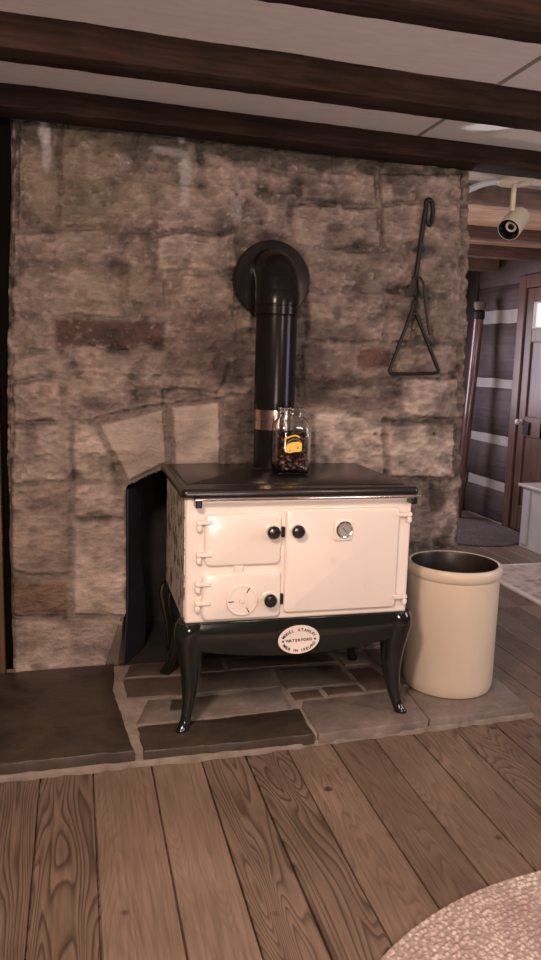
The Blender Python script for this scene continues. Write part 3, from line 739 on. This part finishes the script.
for seg_ in range(5):   # a gored elbow
    for e in (0, 1):
        a = R(90 * (seg_ + (0.02 if e == 0 else .98)) / 5); rad = .095
        cy_, cz_ = PY + .10 * (1 - math.cos(a)), 1.748 + .10 * math.sin(a)
        d = Vector((0, math.sin(a), math.cos(a))); t = Vector((0, math.cos(a), -math.sin(a)))
        rs.append([Vector((PX, cy_, cz_)) + Vector((rad * math.cos(2 * math.pi * k / 56), 0, 0)) + t * rad * math.sin(2 * math.pi * k / 56) for k in range(56)])
rs.append([p + Vector((0, .10, 0)) for p in rs[-1]])
rings(bm, rs); P(mesh_obj('elbow', bm, PIPE, pipe, angle=25))
P(lathe_obj('wall_collar', [(.10, .03), (.172, .03), (.172, -.028), (.168, -.032), (.10, -.036)], PIPE, pipe, (.500, 0, 1.812), 'y', 64))

# ------------------------------------------------------------ glass jar
JX, JY, JZ = .520, -.345, .9922
GLASS = NT('clear_glass'); GLASS.set(Base_Color=(.95, .97, .95, 1), Roughness=.02, Transmission_Weight=1.0, IOR=1.45); GLASS = GLASS.m
def squircle(hw, z, p=4.5, n=48, fl=.0):
    out = []
    for k in range(n):
        a = 2 * math.pi * k / n; c, s = math.cos(a), math.sin(a); r = hw / (abs(c) ** p + abs(s) ** p) ** (1 / p); out.append((r * c, r * s, z))
    return out
jar = thing('glass_jar', 'square clear glass jar with a yellow label standing on the stove top', 'jar', (JX, JY, JZ))
outer = [(.060, 0, 4), (.068, .004, 4.5), (.073, .014, 5), (.074, .05, 5), (.074, .17, 5), (.073, .195, 4.5), (.069, .212, 3.6), (.062, .226, 2.6), (.056, .234, 2), (.054, .240, 2), (.054, .246, 2), (.060, .249, 2), (.060, .256, 2), (.054, .259, 2), (.054, .263, 2), (.058, .266, 2), (.058, .272, 2), (.055, .275, 2)]
inner = [(r - .0045, max(z, .010), p) for r, z, p in reversed(outer)]
bm = bmesh.new(); rings(bm, [squircle(r, z, p) for r, z, p in outer + inner]); mesh_obj('jar_body', bm, GLASS, jar, angle=60)
YEL = plain('yellow_paper', (.80, .52, .10), .6, var=.12); OLIVE = plain('olive_print', (.14, .10, .03), .6)
bm = bmesh.new(); yl = -.0755
body = [(-.027, .083), (-.026, .106), (-.018, .112), (-.006, .117), (.010, .119), (.026, .120), (.030, .112), (.030, .090), (.024, .085), (.004, .084), (-.012, .080)]
f1 = [bm.verts.new((x, yl - .0012, z)) for x, z in body]; f2 = [bm.verts.new((x, yl + .0005, z)) for x, z in body]
n = len(body); bm.faces.new(f1); bm.faces.new(f2[::-1])
for i in range(n): bm.faces.new((f1[i], f1[(i + 1) % n], f2[(i + 1) % n], f2[i]))
lab = mesh_obj('label', bm, YEL, jar, smooth=False); lab['label'] = 'yellow label with dark curved print'
bm = bmesh.new()
add_tube(bm, smooth_pts([(-.026, yl - .0008, .108), (-.014, yl - .0008, .122), (.004, yl - .0008, .128), (.020, yl - .0008, .124), (.027, yl - .0008, .117)]), .0032, 8)
add_lathe(bm, [(.0028, yl - .001), (.0028, yl - .0022)], (-.012, 0, .089), 'y', 12); add_lathe(bm, [(.0032, yl - .001), (.0032, yl - .0022)], (.016, 0, .098), 'y', 12)
mesh_obj('print', bm, OLIVE, lab)
bm = bmesh.new()
add_tube(bm, smooth_pts([(-.030, yl, .116), (-.028, yl, .132), (-.020, yl, .133), (-.010, yl, .137), (.008, yl, .140), (.022, yl, .133)]), .0028, 8); mesh_obj('print_border', bm, YEL, lab); lab.location = (-.010, 0, -.004); lab.scale = (1.2, 1, 1.2)
# sweets filling the jar
t = NT('wrapped_sweets'); oi = t.n('ShaderNodeVertexColor', layer_name='Col'); t.color(oi.outputs['Color']); t.set(Roughness=.25)
bm = bmesh.new(); cl_ = bm.verts.layers.float_color.new('Col'); rnd = random.Random(5)
cols = [(.13, .025, .022), (.07, .012, .014), (.20, .07, .06), (.05, .015, .011), (.26, .14, .09), (.12, .035, .05), (.03, .01, .012)]
for k in range(330):
    z = .020 + .15 * rnd.random() ** 1.6; x, y = rnd.uniform(-.055, .055), rnd.uniform(-.055, .055)
    M = Matrix.Translation((x, y, z)) @ Matrix.Rotation(rnd.uniform(0, 6), 4, 'Z') @ Matrix.Rotation(rnd.uniform(0, 3), 4, 'X') @ Matrix.Diagonal((1.3, .9, .8, 1))
    r = bmesh.ops.create_icosphere(bm, subdivisions=1, radius=.0085, matrix=M); c = rnd.choice(cols)
    for v in r['verts']: v[cl_] = (*c, 1)
sw = mesh_obj('wrapped_sweets', bm, t.m); sw.location = (JX, JY, JZ)
tag(sw, 'dark red and brown sweets filling the lower half of the glass jar', 'sweets', kind='stuff')

# ------------------------------------------------------------ stoneware crock
cx_, cy_ = 1.250, -.462
crock = thing('stoneware_crock', 'large cream stoneware crock with a dark inside standing right of the stove', 'crock', (cx_, cy_, .052))
lathe_obj('body', [(.176, 0), (.188, .004), (.194, .018), (.197, .05), (.197, .25), (.198, .45), (.197, .505), (.200, .509), (.205, .516), (.208, .532), (.206, .549), (.200, .557), (.193, .559), (.187, .556)], CROCK, crock, n=72, caps=(True, False))
lathe_obj('inside', [(.1875, .5565), (.184, .545), (.182, .3), (.180, .03), (.10, .02)], CROCK_IN, crock, n=72, caps=(False, True))

# ------------------------------------------------------------ dinner triangle hanging on the wall
WY = -.032
hg = thing('iron_hanger', 'long dark iron hanger with a looped top fixed to the stone wall', 'hanger', (1.238, WY, 2.1))
def H(o, c): o.location = tuple(-v for v in c); return o
hc = (1.238, WY, 2.1)
bm = bmesh.new(); bar = [(1.236, WY, 2.20), (1.222, WY, 2.10), (1.212, WY, 1.98), (1.199, WY - .002, 1.86)]
add_tube(bm, smooth_pts(bar), .011, 10)
H(mesh_obj('bar', bm, IRON, hg), hc)
bm = bmesh.new(); add_tube(bm, smooth_pts([(1.236, WY, 2.17), (1.231, WY, 2.205), (1.243, WY, 2.222), (1.262, WY, 2.21), (1.268, WY, 2.17), (1.264, WY, 2.13), (1.252, WY - .004, 2.11), (1.243, WY - .006, 2.13)]), .010, 10)
H(mesh_obj('loop', bm, IRON, hg), hc); hg.location.x -= .014; hg.location.z -= .012
bm = bmesh.new(); rs = []
for (x, z, hw) in ((1.20, 1.88, .012), (1.197, 1.85, .02), (1.192, 1.82, .030), (1.190, 1.80, .040), (1.190, 1.785, .043)):
    rs.append([(x - hw, WY - .002, z - (.0 if hw < .03 else .008)), (x - hw * .3, WY - .012, z), (x + hw * .4, WY - .012, z), (x + hw, WY - .002, z), (x, WY + .008, z)])
rings(bm, rs); add_tube(bm, smooth_pts([(1.190, WY - .008, 1.79), (1.205, WY - .02, 1.768), (1.197, WY - .024, 1.735), (1.185, WY - .018, 1.745)]), .006, 8)
H(mesh_obj('hook', bm, IRON, hg), hc)
tr = thing('dinner_triangle', 'black iron triangle dinner bell hanging on the stone wall', 'dinner bell', (1.197, WY, 1.70))
bm = bmesh.new(); tp = [(1.192, 1.752), (1.165, 1.665), (1.088, 1.442), (1.086, 1.424), (1.100, 1.414), (1.20, 1.414), (1.318, 1.421), (1.330, 1.432), (1.324, 1.450), (1.212, 1.672), (1.197, 1.70), (1.186, 1.688)]
add_tube(bm, smooth_pts([(x, WY - .018, z) for x, z in tp], 4), .0085, 10)
H(mesh_obj('triangle_rod', bm, IRON, tr), (1.197, WY, 1.70))
bm = bmesh.new(); add_tube(bm, smooth_pts([(1.190, WY - .018, 1.752), (1.178, WY - .018, 1.745), (1.180, WY - .018, 1.725), (1.195, WY - .018, 1.725), (1.200, WY - .018, 1.742), (1.192, WY - .018, 1.752)]), .005, 8)
H(mesh_obj('ring', bm, IRON, tr), (1.197, WY, 1.70)); tr.location.x -= .010
bm = bmesh.new(); add_tube(bm, smooth_pts([(1.205, WY - .030, 1.86), (1.225, WY - .030, 1.83), (1.238, WY - .03, 1.76), (1.262, WY - .03, 1.64), (1.274, WY - .03, 1.595)]), .006, 8)
bm2 = tag(mesh_obj('iron_striker', bm, IRON), 'thin iron striker rod hanging beside the triangle dinner bell', 'striker').location.x = -.012

# ------------------------------------------------------------ foreground woven rug
def disc_rug(name, cx, cy, ax, ay, mat, label, th=.011, pitch=.016):
    bm = bmesh.new(); rs = []; n = 128
    N = int(min(ax, ay) / (pitch / 4))
    prof = [(1, .0015), (1.0, th * .6), (1 - .004, th)]
    for k in range(1, N):
        prof.append((1 - k * pitch / 4 / min(ax, ay) - .004, th + .0018 * math.sin(k * math.pi / 2)))
    for s, z in prof: rs.append([(ax * s * math.cos(2 * math.pi * k / n), ay * s * math.sin(2 * math.pi * k / n), z) for k in range(n)])
    rings(bm, rs); o = mesh_obj(name, bm, mat, angle=60); o.location = (cx, cy, 0); return tag(o, label, 'rug')
disc_rug('woven_oval_rug', 1.05, -2.4, .98, .745, m_rug('cream_mauve_weave', (.76, .64, .53), (.50, .37, .33), (.30, .22, .19), 80), 'cream and mauve speckled oval woven rug in the bottom right corner')

# ------------------------------------------------------------ back room
# log wall with pale chinking (logs run front to back)
LX = 3.5
bm = bmesh.new()
def log_z(k): return [(0, .31), (.39, .745), (.815, 1.27), (1.345, 1.87), (1.98, 2.22), (2.20, 2.46)][k]
for k in range(6):
    z0, z1 = log_z(k); n = 26; rs = []
    for i in range(n + 1):
        y = 2.78 + (3.95 - 2.78) * i / n if z0 < 2.2 else .2 + 3.75 * i / n
        j = float(fbm(np.array([y * 4]), np.array([k * 3.3]), 2)[0]) * .02
        rs.append([(LX + .10, y, z0), (LX + .02, y, z0 + j), (LX - .0, y, z0 + .03 + j), (LX - .006 + j * .4, y, (z0 + z1) / 2), (LX, y, z1 - .03 + j), (LX + .02, y, z1 + j), (LX + .10, y, z1)])
    rings(bm, rs)
wr = structure(mesh_obj('wall_right', bm, LOG, angle=50))
bm = bmesh.new(); add_box(bm, LX + .016, LX + .09, 2.78, 3.95, 0, 2.18); add_box(bm, LX + .016, LX + .09, .2, 2.78, 2.16, 2.46); add_box(bm, LX + .016, LX + .09, .2, 1.82, 0, 2.46)
mesh_obj('chinking', bm, CHINK, wr, smooth=False)
structure(box_obj('trim_2', LX - .03, LX + .1, 3.56, 3.72, 0, 2.45, m_wood('dark_corner_post', (.03, .02, .018), (.08, .05, .045), 2), bevel=.01))
# far wall with the window that lets the daylight in
bm = bmesh.new()
for a in ((-1.6, 1.6, 0, 2.46), (2.8, 3.62, 0, 2.46), (1.6, 2.8, 0, .9), (1.6, 2.8, 2.05, 2.46)): add_box(bm, a[0], a[1], 3.93, 4.05, a[2], a[3])
structure(mesh_obj('wall_far', bm, LOG, smooth=False))
bm = bmesh.new()
for a in ((1.6, 1.66, .9, 2.05), (2.74, 2.8, .9, 2.05), (1.66, 2.74, .9, .96), (1.66, 2.74, 1.99, 2.05), (2.18, 2.22, .96, 1.99)): add_box(bm, a[0], a[1], 3.92, 4.0, a[2], a[3])
structure(mesh_obj('window_1', bm, WHITEPAINT, smooth=False))

# door on the log wall
def dbox(bm, y0, y1, z0, z1, x0, x1): add_box(bm, x0, x1, y0, y1, z0, z1)
D0, D1, DT = 1.90, 2.69, 2.15
door = bpy.data.objects.new('door_1', None); C.objects.link(door); structure(door)
bm = bmesh.new(); dbox(bm, D1, D1 + .11, 0, DT + .11, LX - .03, LX + .1); dbox(bm, D0 - .11, D0, 0, DT + .11, LX - .03, LX + .1); dbox(bm, D0, D1, DT, DT + .11, LX - .03, LX + .1)
mesh_obj('door_frame', bm, DOORWOOD, door, bevel=.006)
bm = bmesh.new(); xa, xb = LX - .012, LX + .03
for a in ((D1 - .11, D1 - .005, .01, DT - .005), (D0 + .005, D0 + .11, .01, DT - .005), (D0 + .11, D1 - .11, .01, .24), (D0 + .11, D1 - .11, .86, 1.04), (D0 + .11, D1 - .11, 1.68, 1.80), (D0 + .11, D1 - .11, DT - .13, DT - .005), ((D0 + D1) / 2 - .05, (D0 + D1) / 2 + .05, .24, 1.68)):
    dbox(bm, *a, xa, xb)
mesh_obj('door_leaf', bm, DOORWOOD, door, bevel=.006)
bm = bmesh.new()
for za, zb in ((.23, .87), (1.03, 1.69)): dbox(bm, D0 + .1, D1 - .1, za, zb, LX + .004, LX + .02)
mesh_obj('door_panel', bm, DOORWOOD, door, smooth=False)
t = NT('bright_daylit_pane'); t.set(Base_Color=(.8, .8, .8, 1), Emission_Color=(.95, .88, .90, 1), Emission_Strength=.55, Roughness=.2)
bm = bmesh.new(); dbox(bm, D0 + .1, D1 - .1, 1.79, DT - .12, LX + .010, LX + .015); mesh_obj('window_pane', bm, t.m, door, smooth=False)
bm = bmesh.new()
for a in ((D1 - .125, D1 - .105, 1.79, DT - .12), (D0 + .105, D0 + .125, 1.79, DT - .12), (D0 + .12, D1 - .12, 1.79, 1.81), (D0 + .12, D1 - .12, DT - .14, DT - .12)): dbox(bm, *a, LX - .010, LX + .012)
mesh_obj('window_frame', bm, WHITEPAINT, door, smooth=False)
lathe_obj('door_handle', [(.022, 0), (.022, -.008), (.010, -.012), (.010, -.02), (.024, -.028), (.027, -.043), (.018, -.056), (.005, -.059)], plain('white_porcelain', (.7, .68, .66), .2), door, (LX - .012, D1 - .06, .985), 'x', 24)
bm = bmesh.new(); dbox(bm, D1 - .20, D1 - .11, .88, .99, LX - .03, LX - .012); mesh_obj('door_lock', bm, IRON, door, bevel=.004)

# white chest in front of the door
ck = thing('white_cabinet', 'low white painted cabinet with a flat top standing before the back door', 'cabinet', (3.31, 1.79, 0))
def K(o): o.location = (-3.31, -1.79, 0); return o
K(box_obj('cabinet_body', 3.20, 3.44, 1.49, 2.07, 0, .50, WHITEPAINT, ck))
K(box_obj('cabinet_top', 3.165, 3.455, 1.465, 2.10, .50, .525, plain('cream_top', (.62, .57, .52), .4), ck, bevel=.006))
K(box_obj('side_board', 3.188, 3.200, 1.51, 1.60, .03, .48, WHITEPAINT, ck)); K(box_obj('side_board', 3.188, 3.200, 1.96, 2.05, .03, .48, WHITEPAINT, ck))
# rugs of the back room
disc_rug('oval_door_rug', 3.00, 2.62, .48, .56, m_rug('grey_brown_weave', (.20, .16, .15), (.14, .115, .11), (.08, .065, .06), 60), 'grey brown oval rug on the floor before the back door')
bm = bmesh.new(); RP = [(2.44, -.95), (3.7, -.95), (3.7, 1.50), (2.44, 1.50)]
slab(bm, RP, .001, .010, .004, .002, 8); rg = mesh_obj('pale_floor_rug', bm, m_rug('cream_brown_pattern', (.50, .42, .36), (.28, .2, .17), (.60, .53, .48), 16))
tag(rg, 'pale patterned rectangular rug with a white edge on the floor at the right', 'rug')
bm = bmesh.new(); add_box(bm, 2.43, 2.475, -.955, 1.505, .001, .013); add_box(bm, 2.475, 3.7, 1.47, 1.505, .001, .012)
mesh_obj('border', bm, plain('white_border', (.72, .66, .62), .9, bump=.4), rg)
# tall glossy pole in the corner
pl = thing('tall_pole', 'tall shiny reddish pole with a dark knobby top in the corner of the back room', 'pole', (3.345, 3.25, 0))
t = plain('glossy_reddish_varnish', (.16, .09, .08), .2, .1, coat=.4)
bm = bmesh.new(); add_tube(bm, [(-.085, 0, .002), (-.055, 0, .7), (-.025, 0, 1.3), (0, 0, 1.93)], [.038, .041, .044, .047], 28); mesh_obj('shaft', bm, t, pl)
lathe_obj('collar', [(.048, 1.90), (.054, 1.92), (.052, 1.97), (.04, 1.985)], IRON, pl, n=28)
lathe_obj('knob_top', [(.03, 1.98), (.050, 2.0), (.057, 2.035), (.055, 2.06), (.02, 2.07)], plain('weathered_wood_knob', (.16, .12, .10), .6, bump=.6), pl, n=20)

# ------------------------------------------------------------ hanging spotlight
LXs, LYs = 1.92, .40
sp_ = thing('hanging_spotlight', 'cream cylinder spotlight hanging on a short stem from a round ceiling plate', 'lamp', (LXs, LYs, 2.45))
lathe_obj('ceiling_plate', [(.03, -.030), (.085, -.028), (.096, -.018), (.098, -.002), (.095, .0005)], CREAMPAINT, sp_, n=40)
tube_obj('stem', [(0, 0, -.02), (0, 0, -.165)], .0135, CREAMPAINT, sp_)
hd = bpy.data.objects.new('lamp_head', None)
bm = bmesh.new(); add_lathe(bm, [(.03, -.075), (.055, -.070), (.060, -.055), (.060, .084), (.058, .086), (.0555, .084), (.053, .0), (.02, -.01)], n=40)
axis = Vector((-.60, -.42, -.50)).normalized(); q = axis.to_track_quat('Z', 'Y')
hd = mesh_obj('lamp_head', bm, CREAMPAINT, sp_); hd.rotation_mode = 'QUATERNION'; hd.rotation_quaternion = q; hd.location = (.02, .0, -.222)
bm = bmesh.new(); add_lathe(bm, [(.0550, .002), (.0560, .0868), (.048, .0868), (.050, .008), (.02, .004)], n=40); mesh_obj('black_liner', bm, BAKELITE, hd)
bm = bmesh.new(); add_lathe(bm, [(.016, .0), (.022, .02), (.031, .045), (.031, .052), (.026, .056), (.018, .053), (.017, .051)], n=32); mesh_obj('bulb', bm, plain('unlit_bulb', (.72, .70, .66), .15), hd)
bm = bmesh.new(); add_lathe(bm, [(.0175, .0535), (.011, .0575), (.008, .0575)], n=24); mesh_obj('bulb_rim', bm, BAKELITE, hd)
bm = bmesh.new(); add_tube(bm, smooth_pts([(1.55, .39, 2.33), (1.66, .395, 2.375), (1.74, .40, 2.41), (1.815, .40, 2.428)]), .017, 10)
tag(mesh_obj('white_cable', bm, WHITEPAINT), 'thick bluish white cable arching from the stone wall to the spotlight plate', 'cable')
